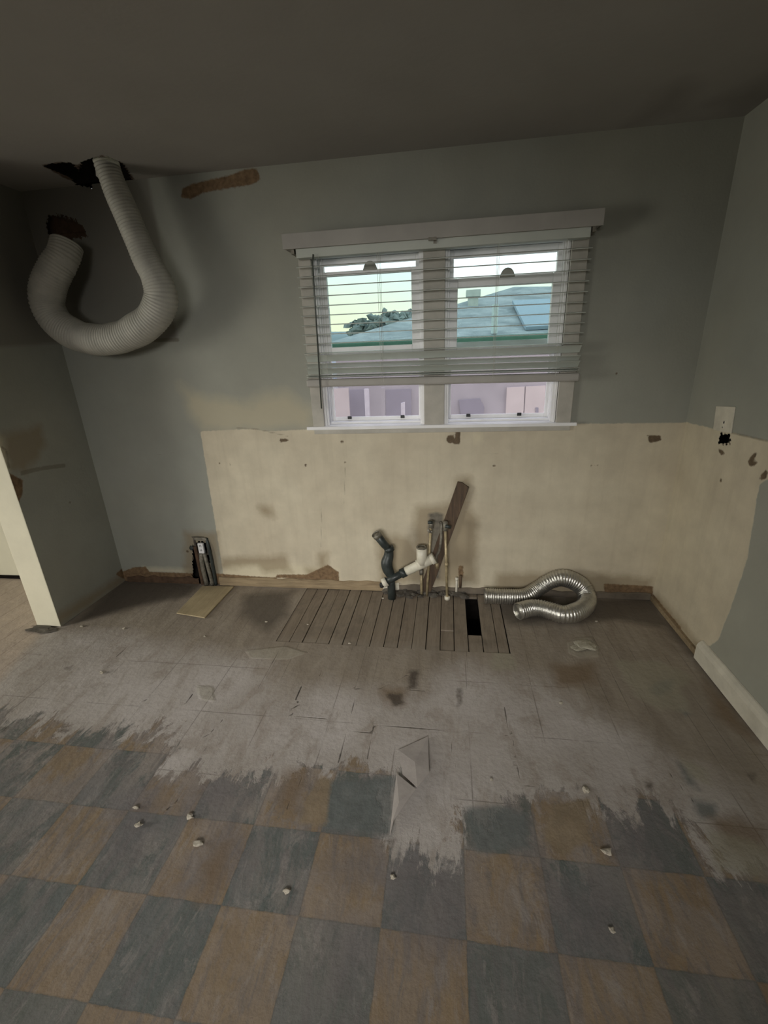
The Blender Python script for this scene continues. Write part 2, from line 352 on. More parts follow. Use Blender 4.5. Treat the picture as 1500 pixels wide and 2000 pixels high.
floor_layers = {
 'tiles': [[(-2.423,-1.313),(-2.072,-1.254),(-1.793,-1.288),(-1.568,-1.323),(-1.491,-1.31),(-1.2,-1.268),(-1.093,-1.325),(-1.054,-1.444),(-0.899,-1.428),(-0.685,-1.429),(-0.59,-1.463),(-0.528,-1.402),(-0.431,-1.38),(-0.188,-1.378),(-0.169,-1.624),(-0.124,-1.651),(-0.023,-1.686),(0.065,-1.646),(0.061,-1.512),(0.167,-1.501),(0.263,-1.434),(0.389,-1.42),(0.509,-1.427),(0.636,-1.45),(0.71,-1.386),(0.764,-1.418),(0.782,-1.519),(0.829,-1.605),(0.953,-1.632),(1.21,-1.642),(0.9,-2.041),(-0.108,-2.261),(-1.315,-2.315)], [(-2.35,-1.85),(1.4,-1.85),(1.4,-4.7),(-2.35,-4.7)]],
 'scuff': [[(-0.806,-1.694),(-0.761,-1.619),(-0.655,-1.643),(-0.634,-1.769),(-0.719,-1.836),(-0.798,-1.845)], [(-0.391,-1.742),(-0.245,-1.632),(-0.15,-1.715),(-0.111,-1.793),(-0.254,-1.769)], [(-0.157,-1.655),(0.057,-1.662),(0.066,-1.858),(-0.003,-1.942),(-0.086,-1.909),(-0.164,-1.85)], [(-0.328,-1.856),(-0.179,-1.851),(-0.156,-1.96),(-0.276,-2.004)],
   [(0.329,-1.703),(0.505,-1.697),(0.469,-1.844),(0.332,-1.871)], [(-1.202,-1.589),(-1.058,-1.49),(-0.973,-1.712),(-1.058,-1.846)], [(-0.961,-1.435),(-0.767,-1.481),(-0.743,-1.617),(-0.936,-1.619)], [(0.568,-1.401),(0.78,-1.379),(0.674,-1.593),(0.529,-1.624)]],
 'brownzone': [[(-2.566,0.022),(-1.668,0.041),(1.318,0.067),(1.279,-1.555),(1.134,-1.481),(1.095,-1.346),(0.902,-1.221),(0.776,-1.06),(0.632,-0.989),(0.519,-0.805),(0.233,-0.757),(0.083,-0.692),(-0.117,-0.916),(-0.311,-0.951),(-0.566,-0.939),(-0.757,-0.992),(-0.945,-0.781),(-1.269,-0.722),(-1.561,-0.701),(-1.872,-0.628),(-2.277,-0.635),(-2.405,-0.592)], [(1.34,-0.368),(1.3,-1.061),(1.276,-1.465),(1.115,-1.416),(1.06,-1.158),(1.037,-0.826)]],
 'lightplank': [[(-4.77,-0.077),(-3.347,0.188),(-2.47,-0.542),(-2.391,-0.77),(-2.283,-1.059),(-2.439,-1.587)]],
 'teal': [[(0.952,-0.817),(1.021,-0.76),(1.093,-0.739),(1.037,-0.826),(0.966,-0.865),(0.938,-0.842)], [(-0.437,-1.436),(-0.187,-1.388),(-0.17,-1.616),(-0.284,-1.611),(-0.406,-1.612)], [(1.027,-0.936),(1.056,-0.948),(1.03,-0.974)], [(0.894,-1.199),(0.92,-1.241),(0.918,-1.335),(0.879,-1.309)], [(0.868,-1.37),(0.945,-1.38),(0.925,-1.419),(0.865,-1.443)], [(0.07,-1.492),(0.188,-1.461),(0.289,-1.487),(0.279,-1.599),(0.106,-1.633)]],
 'tan': [[(-0.494,-1.514),(-0.475,-1.407),(-0.43,-1.425),(-0.395,-1.597),(-0.502,-1.609)], [(0.385,-1.44),(0.514,-1.407),(0.473,-1.553),(0.38,-1.611),(0.325,-1.57)]],
 'rust': [[(0.899,-1.439),(0.993,-1.412),(1.06,-1.456),(1.009,-1.541),(0.893,-1.539)], [(0.543,-0.691),(0.751,-0.654),(0.718,-0.804),(0.536,-0.838)], [(1.232,-0.74),(1.26,-0.929),(1.244,-1.091),(1.159,-0.967)], [(-0.609,-1.41),(-0.532,-1.391),(-0.513,-1.574),(-0.6,-1.545)], [(-0.301,-0.932),(-0.19,-0.922),(-0.181,-1.02),(-0.251,-1.036)], [(-0.757,-1.768),(-0.72,-1.701),(-0.686,-1.804),(-0.713,-1.862)]],
 'ragged': [[(0.659,-0.497),(0.717,-0.447),(0.804,-0.426),(0.813,-0.511),(0.797,-0.597),(0.686,-0.619),(0.649,-0.581)], [(-1.094,-0.707),(-0.877,-0.653),(-0.744,-0.7),(-0.837,-0.763),(-1.038,-0.768)], [(-1.219,-0.999),(-1.141,-0.992),(-1.077,-1.089),(-1.16,-1.08)]],
 'mortar': [[(0.858,-0.625),(1.085,-0.605),(1.179,-0.71),(1.091,-0.804),(1.067,-0.947),(0.944,-0.944),(0.864,-0.874)], [(0.913,-1.197),(0.985,-1.234),(0.961,-1.3),(0.908,-1.285)], [(0.248,-0.594),(0.353,-0.606),(0.36,-0.746),(0.233,-0.757)], [(0.864,-1.477),(1.029,-1.508),(0.962,-1.618),(0.829,-1.605)]],
 'soot_and_shade': [[(1.293,0.027),(1.344,-0.246),(1.358,-0.581),(1.378,-0.932),(1.393,-1.192),(1.26,-1.065),(1.25,-0.704),(1.22,-0.281)], [(-1.359,-0.119),(-1.048,-0.063),(-0.986,-0.343),(-1.044,-0.536),(-1.282,-0.365)], [(-2.415,0.048),(-1.783,-0.005),(-1.74,-0.18),(-2.004,-0.297),(-2.3,-0.529)], [(0.226,-0.135),(1.305,0.034),(1.281,-0.325),(0.983,-0.248),(0.386,-0.356)]],  # the wedge beside the partition is its shadow, painted in
 'dark': [[(-0.272,-0.964),(-0.199,-0.957),(-0.186,-1.021),(-0.227,-1.04)], [(-0.176,-0.794),(-0.13,-0.782),(-0.137,-0.917),(-0.171,-0.92)], [(0.06,-0.899),(0.08,-0.897),(0.075,-0.996),(0.061,-1.013)], [(0.73,-1.325),(0.761,-1.321),(0.739,-1.354)], [(1.108,-1.243),(1.149,-1.239),(1.12,-1.274)], [(-1.701,-1.317),(-1.656,-1.309),(-1.649,-1.331)],[(-1.983,-1.336),(-1.949,-1.33),(-1.939,-1.352)],[(-2.027,-0.929),(-1.994,-0.914),(-1.978,-0.95)], [(-2.571,-0.589),(-2.429,-0.567),(-2.341,-0.604),(-2.464,-0.624)], [(-0.186,-1.626),(-0.16,-1.623),(-0.166,-1.648)]],
 'crack': sum([spots(l, wd) for l, wd in (
   ([(-0.693,-0.951),(-0.695,-1.036),(-0.668,-1.066),(-0.694,-1.1),(-0.679,-1.129)],.003), ([(-1.213,-1.051),(-1.209,-1.095),(-1.222,-1.122)],.003), ([(-1.801,-0.825),(-1.791,-0.647)],.002),
   ([(-1.536,-1.119),(-1.428,-1.118),(-1.411,-1.097)],.002), ([(-0.426,-0.926),(-0.408,-1.133),(-0.416,-1.356)],.002), ([(-0.413,-1.142),(-0.17,-1.15),(0.049,-1.145)],.0025), ([(-0.391,-1.196),(-0.304,-1.193)],.0015),
   ([(-0.303,-1.16),(-0.298,-1.219),(-0.302,-1.32)],.0025), ([(-0.53,-0.929),(-0.413,-0.939),(-0.302,-0.929),(-0.199,-0.833),(-0.174,-0.824)],.002), ([(-0.171,-0.924),(-0.092,-0.923)],.003), ([(-0.704,-1.141),(-0.515,-1.137)],.0015),
   ([(-0.985,-1.218),(-0.983,-1.013)],.0012), ([(-1.048,-1.32),(-1.005,-1.262),(-0.983,-1.174)],.0012), ([(0.269,-0.993),(0.274,-1.109),(0.284,-1.135),(0.249,-1.16)],.002), ([(0.274,-1.213),(0.29,-1.371),(0.361,-1.384)],.0012),
   ([(0.82,-0.667),(0.819,-0.846),(0.847,-0.892)],.0015), ([(-1.371,-0.588),(-1.394,-0.403),(-1.405,-0.254)],.0012), ([(-0.615,-0.752),(-0.624,-0.872)],.0012), ([(-0.907,-0.691),(-0.902,-0.818),(-0.902,-0.988)],.0012),
   ([(0.28,-1.162),(0.292,-1.224),(0.261,-1.309)],.001), ([(-0.556,-1.56),(-0.532,-1.391)],.001), ([(-1.001,-1.626),(-0.97,-1.565),(-0.971,-1.436)],.0015), ([(0.835,-1.25),(0.876,-1.388),(0.882,-1.441)],.0012), ([(0.027,-1.187),(0.046,-1.331)],.001))], []),
}
def floor_relief(U, V):
    h = np.zeros_like(U); rs = np.random.RandomState(3)
    for k in range(70):
        a = rs.uniform(0, np.pi); f = rs.uniform(3, 22); ph = rs.uniform(0, 6.28)
        h += np.sin((U*np.cos(a)+V*np.sin(a))*f+ph)/f
    return h*.0016*(1-np.exp(-((V+.0)/.25)**2))
xs = np.unique(np.round(np.concatenate([np.arange(-5.5,-2.4,.06), lin(-2.4, XR+.02, .014, (BOARDS[0],BOARDS[1],HOLE[0],HOLE[1])), ]), 5))
ys = np.unique(np.round(np.concatenate([np.arange(YR,-2.4,.06), lin(-2.4, 0, .014, (BOARDS[2],BOARDS[3]))]), 5))
fl = surface('floor', M_floor, xs, ys, lambda U, V, h: (U, V, h-.002), floor_layers,
             cuts=[[(BOARDS[0],BOARDS[2]),(BOARDS[1],BOARDS[2]),(BOARDS[1],BOARDS[3]),(BOARDS[0],BOARDS[3])]], relief=floor_relief)
tag(fl, kind='structure')
sub = MB().box(-5.6, 1.4, YR-.1, .3, -.36, -.3).box(-5.6, 1.4, .15, .3, -.31, .0).box(1.35, 1.5, YR-.1, .3, -.36, 0).box(-5.7, -5.55, YR-.1, .3, -.36, 0).build('subfloor', M_dark, fl)
# narrow boards left bare, with real gaps between them with real gaps
def boards_mat():
    g = G('bare_floor_boards'); sep = g.n('SeparateXYZ', {0: g.obj()}); x = sep.outputs[0]
    i = g.math('FLOOR', g.math('DIVIDE', g.math('SUBTRACT', x, BOARDS[0]), .0775))
    rnd = g.n('TexWhiteNoise', {'Vector': g.n('CombineXYZ', {0: i}).outputs[0]}).outputs['Value']
    f = g.noise(4, 6, .65, g.mapping((12,1.3,1)), .7)
    c = g.mix(g.ramp(f, .3, .7), (.19,.155,.115), (.29,.245,.19)); c = g.mix(g.ramp(rnd, 0, 1, 0, .35), c, (.19,.145,.105))
    c = g.mix(g.ramp(g.noise(5, 5, .7), .5, .7, 0, .6), c, (.115,.095,.075))
    edge = g.ramp(g.math('ADD', sep.outputs[1], g.math('MULTIPLY', g.noise(14, 4), .12)), -.56, -.48, .75, 0)
    c = g.mix(edge, c, (.27,.235,.19))
    return g.bsdf(c, .75, 0, g.bump(f, .5, .003))
M_boards = boards_mat()
b = MB(); x = BOARDS[0]; k = 0
while x < BOARDS[1]-.01:
    x1 = min(x+.0775, BOARDS[1]); gap = random.choice((.002,.003,.004,.005)); y0, y1 = BOARDS[2]+.001, BOARDS[3]
    dz = random.uniform(-.005,-.002)
    if abs((x+x1)/2-.163) < .03:
        b.box(x+.001, x1-gap, y0, HOLE[2], -.02, dz); b.box(x+.001, x1-gap, HOLE[3], y1, -.02, dz)
    elif abs(x+.025) < .04 and k:
        b.box(x+.001, x1-gap, y0, -.43, -.02, -.011); b.box(x+.001, x1-gap, -.425, y1, -.02, dz)
    else: b.box(x+.001, x1-gap, y0, y1, -.02, dz)
    x = x1; k += 1
b.build('exposed_boards', M_boards, fl)
MB().box(BOARDS[0]-.01, HOLE[0]-.012, BOARDS[2]-.01, BOARDS[3]+.01, -.04, -.022).box(HOLE[1]+.012, BOARDS[1]+.01, BOARDS[2]-.01, BOARDS[3]+.01, -.04, -.022).build('joist_layer', M_dark, fl)

# ------------------------------------------------------------------ back wall
OP = [(-.73,-.132),(-.017,.60)]; ZS, ZH = 1.115, 2.03
rect = lambda a, b, c, d: [(a,c),(b,c),(b,d),(a,d)]

back_cuts = [rect(OP[0][0], OP[0][1], ZS, ZH), rect(OP[1][0], OP[1][1], ZS, ZH)]
back_ragged = [
  [(-2.246,2.291),(-2.222,2.314),(-2.151,2.314),(-2.064,2.283),(-2.021,2.236),(-2.016,2.198),(-2.078,2.197),(-2.165,2.188),(-2.234,2.2),(-2.255,2.234)],
  [(-1.99,2.503),(-1.894,2.495),(-1.899,2.457),(-1.926,2.426),(-1.98,2.435),(-2.041,2.459)],
  [(-1.761,0.299),(-1.716,0.331),(-1.662,0.336),(-1.634,0.302),(-1.689,-0.041),(-1.83,-0.047)],
  ]
back_layers = {
 'cream': [[(-1.548,1.098),(-1.2,1.108),(-1.1,1.09),(-.8,1.10),(.7,1.105),(XR+.05,1.10),(XR+.05,-.1),(-1.572,-.1)]],
 'dark_zone': [[(-1.585,1.635),(-1.585,2.6),(-2.6,2.6),(-2.6,1.65)]],
 'smear': [[(-1.627,1.374),(-1.477,1.309),(-1.25,1.273),(-0.95,1.325),(-0.819,1.217),(-0.808,1.1),(-1.177,1.094),(-1.534,1.099),(-1.594,1.234)]],
 'pale': [[(-1.597,0.054),(-1.519,0.17),(-1.16,0.181),(-0.941,0.168),(-0.726,0.147),(-0.726,0.056)], [(0.154,1.055),(0.197,1.054),(0.208,1.012),(0.164,1.007)], [(-2.183,0.118),(-1.822,0.112),(-1.829,0.079),(-2.172,0.081)]],
 'dirt': [[(-1.57,0.209),(-1.079,0.242),(-1.056,0.125),(-1.245,0.098),(-1.313,0.156),(-1.586,0.12)], [(-1.235,0.593),(-1.142,0.594),(-1.116,0.522),(-1.205,0.528)], [(-0.449,0.424),(-0.233,0.392),(-0.135,0.211),(-0.17,0.057),(-0.449,0.047)], [(-0.859,0.266),(-0.788,0.268),(-0.816,0.113),(-0.866,0.119)], [(-0.958,0.147),(-0.798,0.152),(-0.766,0.095),(-0.948,0.1)],
    [(-1.802,0.4),(-1.555,0.404),(-1.598,0.004),(-1.887,-0.006)], [(-0.197,0.603),(0.088,0.639),(0.2,0.539),(0.2,0.071),(-0.205,0.056)], [(0.327,0.15),(0.982,0.172),(1.26,0.145),(1.279,0.019),(0.302,-0.021)], [(0.055,0.786),(0.131,0.802),(0.164,0.705),(0.093,0.433),(0.029,0.432)]],
 'slot': [[(-0.113,0.555),(-0.062,0.57),(-0.017,0.556),(-0.022,0.288),(-0.068,0.175),(-0.108,0.249)], [(-0.085,0.359),(-0.029,0.324),(-0.041,0.1),(-0.082,0.099)]],
 'line': sum([spots(l, wd) for l, wd in (([(-1.302,1.115),(-1.175,1.106),(-0.972,1.059)],.004), ([(-0.801,0.597),(-0.831,0.305)],.003), ([(-0.626,0.862),(-0.65,0.616)],.003), ([(-2.676,1.673),(-2.427,1.663),(-2.078,1.654),(-1.577,1.639)],.010), ([(0.082,0.944),(0.305,0.939)],.0015), ([(-1.753,0.224),(-1.797,0.08)],.003), ([(-1.907,0.944),(-1.757,0.963)],.0001))], []),
 'brown': [[(-1.402,2.381),(-1.344,2.395),(-1.211,2.409),(-1.125,2.417),(-1.044,2.435),(-0.977,2.434),(-0.967,2.387),(-1.006,2.368),(-1.163,2.36),(-1.279,2.353),(-1.366,2.328),(-1.416,2.341)],
    [(-0.795,0.18),(-0.721,0.124),(-0.726,0.052),(-0.952,0.06),(-1.174,0.069),(-1.171,0.093),(-0.948,0.1)], [(-2.569,-0.075),(-2.381,0.07),(-2.257,0.116),(-2.161,0.123),(-2.143,0.082),(-1.789,0.081),(-1.823,-0.089),(-2.582,-0.12)], [(-1.631,0.086),(-1.325,0.072),(-1.174,0.069),(-1.183,-0.001),(-1.647,-0.006)],
    [(0.081,0.198),(0.114,0.199),(0.116,0.106),(0.086,0.104)], [(0.99,0.1),(1.277,0.092),(1.294,-0.017),(1.005,-0.018)]],
 'spot': [[(-1.033,1.044),(-0.984,1.043),(-0.966,1.027),(-1.026,1.021)], ((-0.634,1.02))+(.010,), ((-0.879,0.873))+(.009,), ((-0.624,0.892))+(.007,), ((-1.454,0.89))+(.006,), ((-1.381,0.883))+(.006,), ((0.021,1.027))+(.024,), ((0.051,1.014))+(.018,),
    [(0.047,1.075),(0.077,1.074),(0.078,0.996),(0.051,0.996)], [(1.1,1.036),(1.169,1.032),(1.179,1.003),(1.117,0.992)], ((0.279,0.865))+(.008,), ((0.829,0.862))+(.006,), ((0.857,0.865))+(.005,), ((1.34,1.021))+(.006,), ((0.895,1.368))+(.007,), ((-1.809,0.254))+(.010,), ((-1.778,0.291))+(.008,)],
}
for k in back_layers: back_layers[k] = [tuple(p) if len(p) == 3 and not hasattr(p[0], '__len__') else p for p in back_layers[k]]
us = lin(-5.5, -2.5, .1); us = np.concatenate([us[:-1], lin(-2.5, XR+.02, .012, (-.73,-.132,-.017,.60))])
us = np.unique(np.round(np.concatenate([us, np.arange(-2.27,-1.60,.004)]), 4)); vs = np.unique(np.round(np.concatenate([lin(0, ZC, .012, (ZS, ZH)), np.arange(2.16, 2.44, .004)]), 4))
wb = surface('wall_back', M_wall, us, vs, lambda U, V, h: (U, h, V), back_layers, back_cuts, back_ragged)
tag(wb, kind='structure')
# solid wall body behind the plaster (laths and studs seen in the holes)
t = .15
b = MB()
b.box(-5.6, -.80, .06, t, 0, ZC); b.box(.70, XR+.1, .06, t, 0, ZC); b.box(-.80, .70, .06, t, 0, ZS-.02); b.box(-.80, .70, .06, t, ZH+.02, ZC); b.box(-.132, -.017, .06, t, ZS-.02, ZH+.02)
b.box(-.80, -.735, .06, t, ZS-.02, ZH+.02); b.box(.605, .70, .06, t, ZS-.02, ZH+.02)
b.build('wall_sheathing', M_dark, wb)
b = MB()
for z in np.arange(2.14, 2.42, .094): b.box(-2.35, -1.8, .035, .045, float(z), float(z)+.0925)
b.build('lath', M_lath, wb)

# ------------------------------------------------------------------ right wall (u = y, v = z)
R_ = 1.285
right_layers = {
 'cream': [[(-0.03,1.104),(-0.654,1.127),(-0.82,1.133),(-0.713,0.987),(-0.67,0.953),(-0.676,0.888),(-0.712,0.633),(-0.694,0.394),(-0.665,0.174),(-0.615,0.107),(-0.534,0.006)]+[(.1,-.1),(.1,1.105)]],
 'dark_zone': [[(9,9),(9.1,9),(9,9.1)]], 'smear': [[(9,9),(9.1,9),(9,9.1)]], 'pale': [[(9,9),(9.1,9),(9,9.1)]], 'slot': [[(9,9),(9.1,9),(9,9.1)]],
 'dirt': [[(-0.06,0.073),(-0.568,0.072),(-0.589,0.017),(-0.033,0.014)]], 'line': spots([(-0.415,1.118),(-0.654,1.127)], .004),
 'brown': [[(-0.001,0.039),(-0.359,0.04),(-0.374,0.001),(-0.015,0.003)]],
 'spot': [[(-0.343,1.029),(-0.377,1.029),(-0.399,1.015),(-0.373,1.006),(-0.348,1.016)], [(-0.593,1.069),(-0.61,1.067),(-0.6,1.04),(-0.602,1.027),(-0.618,1.038),(-0.627,1.031),(-0.608,1.011),(-0.579,1.006),(-0.567,1.021),(-0.575,1.043)], [(-0.684,1.016),(-0.698,1.011),(-0.698,0.981),(-0.659,0.965),(-0.663,0.988)], ((-0.412,0.894))+(.009,)],
}
PY0, PY1, PZ0, PZ1 = -.405, -.285, 1.125, 1.262
us = np.unique(np.round(np.concatenate([np.arange(YR,-1.2,.1), lin(-1.2, .0, .012), np.arange(-.46,-.26,.003)]), 4)); vs = np.unique(np.round(np.concatenate([lin(0, ZC, .012), np.arange(1.02,1.13,.003)]), 4))
wr = surface('wall_right', M_wall, us, vs, lambda U, V, h: (U*0+XR, U, V), right_layers, (),
   [[(-0.328,1.102),(-0.406,1.111),(-0.418,1.071),(-0.389,1.061),(-0.327,1.048),(-0.326,1.073)]])
tag(wr, kind='structure')
MB().box(XR+.05, XR+.15, YR, .15, 0, ZC).build('wall_sheathing', M_dark, wr)

# ------------------------------------------------------------------ left partition (u = y, v = z), other walls, ceiling
nul = [[(9,9),(9.1,9),(9,9.1)]]
left_layers = {'cream': nul, 'slot': nul, 'dark_zone': [[(-.9,1.6),(.1,1.66),(.1,2.6),(-.9,2.6)]], 'smear': nul, 'pale': [[(-0.583,1.218),(-0.551,1.163),(-0.575,0.994),(-0.639,0.982),(-0.651,1.069)]],
 'dirt': [[(-0.566,1.188),(-0.306,1.201),(-0.313,1.081),(-0.494,0.957),(-0.571,1.007)], [(-0.595,0.096),(-0.304,0.068),(0.057,0.074),(0.056,-0.011),(-0.622,0.019)]],
 'line': spots([(-0.523,0.965),(-0.391,0.96),(-0.22,0.936)], .012) + spots([(-0.58,1.13),(-0.56,1.104),(-0.576,1.008)], .006),
 'brown': [[(-0.643,1.017),(-0.58,0.98),(-0.521,0.926),(-0.55,0.854),(-0.605,0.797),(-0.621,0.847),(-0.627,0.95)], [(-0.073,0.092),(0.07,0.111),(0.177,0.079),(0.124,-0.071),(-0.015,0.027)]],
 'spot': [((-0.266,0.705))+(.008,)]}
YE = -.585
wl = surface('wall_left', M_wall, lin(XL, XL, 1) if False else lin(YE, 0, .012), vs, lambda U, V, h: (U*0+XL, U, V), left_layers)
tag(wl, kind='structure')
MB().box(XP, XL-.001, YE, -.001, 0, ZC).build('partition_end', M_jamb, wl, bevel=.004)
tag(MB().box(-5.6, XR+.1, YR-.1, YR, 0, ZC).build('wall_rear', M_wall), kind='structure')
b = MB(); b.box(-5.6, -5.5, YR, -3.6, 0, ZC); b.box(-5.6, -5.5, -2.3, .15, 0, ZC); b.box(-5.6, -5.5, -3.6, -2.3, 2.05, ZC)
tag(b.build('wall_side', M_other), kind='structure')
tag(MB().box(-5.6, XP-.001, -.012, -.003, .02, ZC-.002).build('wall_far', M_other), kind='structure')
# strip of black gap and a low board at the foot of the far room's wall
tag(MB().box(-5.45, XP-.002, -.026, -.013, 0, .022).build('trim_1', M_dark), kind='structure')
HC = [(-1.876,-0.152),(-1.75,-0.265),(-1.656,-0.296),(-1.596,-0.287),(-1.58,-0.21),(-1.632,-0.088),(-1.68,0.002),(-1.925,0.048),(-1.968,0.07),(-1.976,0.034)]
CZ = sorted(set([float(v) for v in lin(-2.4, XR+.02, .015)]))
ceil = surface('ceiling', M_ceil, np.unique(np.round(np.concatenate([np.arange(-5.5,-2.4,.1), np.array(CZ), np.arange(-2.05,-1.5,.004)]), 4)), np.unique(np.round(np.concatenate([np.arange(YR,-1.6,.1), lin(-1.6, 0, .015), np.arange(-.35,0,.004)]), 4)), lambda U, V, h: (U, V, h*0+ZC),
  {'dark_zone': [[(0.844,-0.277),(0.861,-0.363),(0.918,-0.297),(0.923,-0.138),(0.814,-0.05)], [(1.088,-0.162),(1.179,-0.326),(1.382,-0.174),(1.268,-0.013)]], 'brown': [[(-1.958,-0.281),(-1.839,-0.288),(-1.799,-0.24),(-1.61,-0.303),(-1.576,-0.208),(-1.661,-0.008),(-1.974,0.069),(-1.984,-0.131)]]}, (),
  [[(-1.964,-0.263),(-1.903,-0.28),(-1.804,-0.273),(-1.832,-0.196),(-1.895,-0.055),(-1.961,0.039),(-2.004,-0.006),(-1.948,-0.121),(-1.955,-0.187)], HC])
tag(ceil, kind='structure')
MB().box(-5.6, XR+.1, YR-.1, .15, ZC+.16, ZC+.24).box(-2.3, -1.3, -.02, .06, ZC+.001, ZC+.16).build('roof_void', M_dark, ceil)

# skirting: white one on the right wall, remnants along the back
g_ = MB()
def skirt(y0, y1):
    prof = [(0,0),(-.028,0),(-.028,.075),(-.020,.092),(-.008,.103),(0,.106)]
    return MB().prism([(XR+px_, y1, z) for px_, z in prof], (0, y0-y1, 0))
tag(skirt(YR, -.565).build('baseboard_right', M_offwhite, bevel=.002), kind='structure')
def strip(name, x0, x1, z1, dep, mat, amp=.008, n=60):
    b = MB(); pr = None
    for i in range(n+1):
        x = x0+(x1-x0)*i/n; zz = z1 + amp*mn.noise(Vector((x*13, z1*9, 1)))*1.4
        c = [b.b.verts.new(v) for v in ((x,-dep,0),(x,-dep,zz*.9),(x,-dep*.5,zz),(x,0,zz))]
        if pr:
            for q in range(3): b.b.faces.new((pr[q], c[q], c[q+1], pr[q+1]))
        pr = c
    return tag(b.build(name, mat), kind='structure')
M_strip = wood('stripped_skirting_wood', (.36,.28,.17), (.20,.145,.085), 0)
strip('baseboard_back', -1.60, -.42, .062, .016, M_strip)
strip('baseboard_back_end', -.31, 1.27, .042, .012, simple('grimy_skirting', (.15,.125,.095), .8, 0, .35, 9), .012)
strip('baseboard_back_start', -2.33, -1.76, .05, .012, M_lath, .015)
strip('baseboard_back_middle', -.42, -.31, .06, .012, M_offwhite, .008, 8)
tag(MB().box(XR-.014, XR, -.56, -.01, 0, .03).build('trim_2', M_strip), kind='structure')

# ------------------------------------------------------------------ windows
g = G('window_glass_double_hung'); lp = g.n('BsdfTransparent', {0: (.815,.852,.838)}); gl = g.n('BsdfGlossy', {0: (1,1,1), 'Roughness': .02})
fr = g.n('Fresnel', {0: 1.03}); mx = g.n('MixShader', {0: fr.outputs[0], 1: lp.outputs[0], 2: gl.outputs[0]}); g.t.links.new(mx.outputs[0], g.out.inputs[0]); M_glass = g.m
g = G('insect_screen_mesh'); lp = g.n('BsdfTransparent', {0: (.95,.92,.96)}); tr = g.n('BsdfTranslucent', {0: (.50,.465,.50)}); df = g.n('BsdfDiffuse', {0: (.34,.31,.33)})
a1 = g.n('MixShader', {0: .5, 1: tr.outputs[0], 2: df.outputs[0]}); mx = g.n('MixShader', {0: .17, 1: lp.outputs[0], 2: a1.outputs[0]}); g.t.links.new(mx.outputs[0], g.out.inputs[0]); M_screen = g.m
def frame_mb(x0, x1, z0, z1, y0, y1, st, top, bot, b=None):
    b = b or MB(); b.box(x0, x0+st, y0, y1, z0, z1); b.box(x1-st, x1, y0, y1, z0, z1); b.box(x0+st, x1-st, y0, y1, z1-top, z1); b.box(x0+st, x1-st, y0, y1, z0, z0+bot); return b
def make_window(n, x0, x1, low_top, low_bot, ptop, pbot, up_top, clips, latch_z):
    r = empty('window_%d' % n, ((x0+x1)/2, 0, ZS), kind='structure')
    b = MB(); b.box(x0-.004, x0+.012, -.0, .145, ZS, ZH); b.box(x1-.012, x1+.004, 0, .145, ZS, ZH); b.box(x0, x1, 0, .145, ZH-.012, ZH+.01)
    for sx_, e_ in ((x0+.012, 1), (x1-.012, -1)):
        for yy in (.012, .058, .098):
            a, c = sorted((sx_, sx_+e_*.012)); b.box(a, c, yy, yy+.010, ZS, ZH-.012)
    b.build('jamb_lining', M_white, r, bevel=.0015)
    MB().box(x0-.004, x1+.004, -.0, .15, ZS-.02, ZS+.004).box(x0+.012, x1-.012, .055, .15, ZS+.004, ZS+.016).build('inner_sill', M_white, r, bevel=.002)
    lo = frame_mb(x0+.016, x1-.016, low_bot, low_top, .024, .056, .050, low_top-ptop, pbot-low_bot).build('lower_sash', M_white, r, bevel=.003)
    MB().box(x0+.064, x1-.064, .038, .042, pbot-.004, ptop+.004).build('pane', M_glass, lo)
    up = frame_mb(x0+.018, x1-.018, 1.515, ZH-.014, .068, .096, .026, ZH-.014-up_top, .045).build('upper_sash', M_white, r, bevel=.003)
    MB().box(x0+.042, x1-.042, .080, .084, 1.555, up_top+.004).build('pane', M_glass, up)
    sc = frame_mb(x0+.014, x1-.014, ZS+.016, 1.56, .112, .126, .024, .02, .022).build('screen_frame', M_white, r, bevel=.002)
    MB().box(x0+.036, x1-.036, .1185, .1195, ZS+.034, 1.545).build('insect_screen', M_screen, sc)
    for cx in clips: MB().box(cx-.012, cx+.012, .098, .112, ZS+.026, ZS+.044).build('screen_clip', M_black, sc, bevel=.002)
    # sash lock: half-round cam on the meeting rail
    lx = (x0+x1)/2 + .012
    b = MB(); pts = [(lx+.036*math.cos(a), .026, latch_z+.042*math.sin(a)) for a in np.linspace(0, math.pi, 14)]
    b.prism(pts, (0, .022, 0)); b.box(lx-.038, lx+.038, .022, .056, latch_z-.004, latch_z+.006)
    b.build('sash_lock', simple('latch_metal', (.30,.30,.26), .5, .2), lo, bevel=.002)
    return r
w1 = make_window(1, OP[0][0], OP[0][1], 1.945, 1.500, 1.924, 1.560, 1.982, (-.60,-.27), 1.945)
w2 = make_window(2, OP[1][0], OP[1][1], 1.875, 1.478, 1.832, 1.530, 1.977, (.125,.42), 1.870)
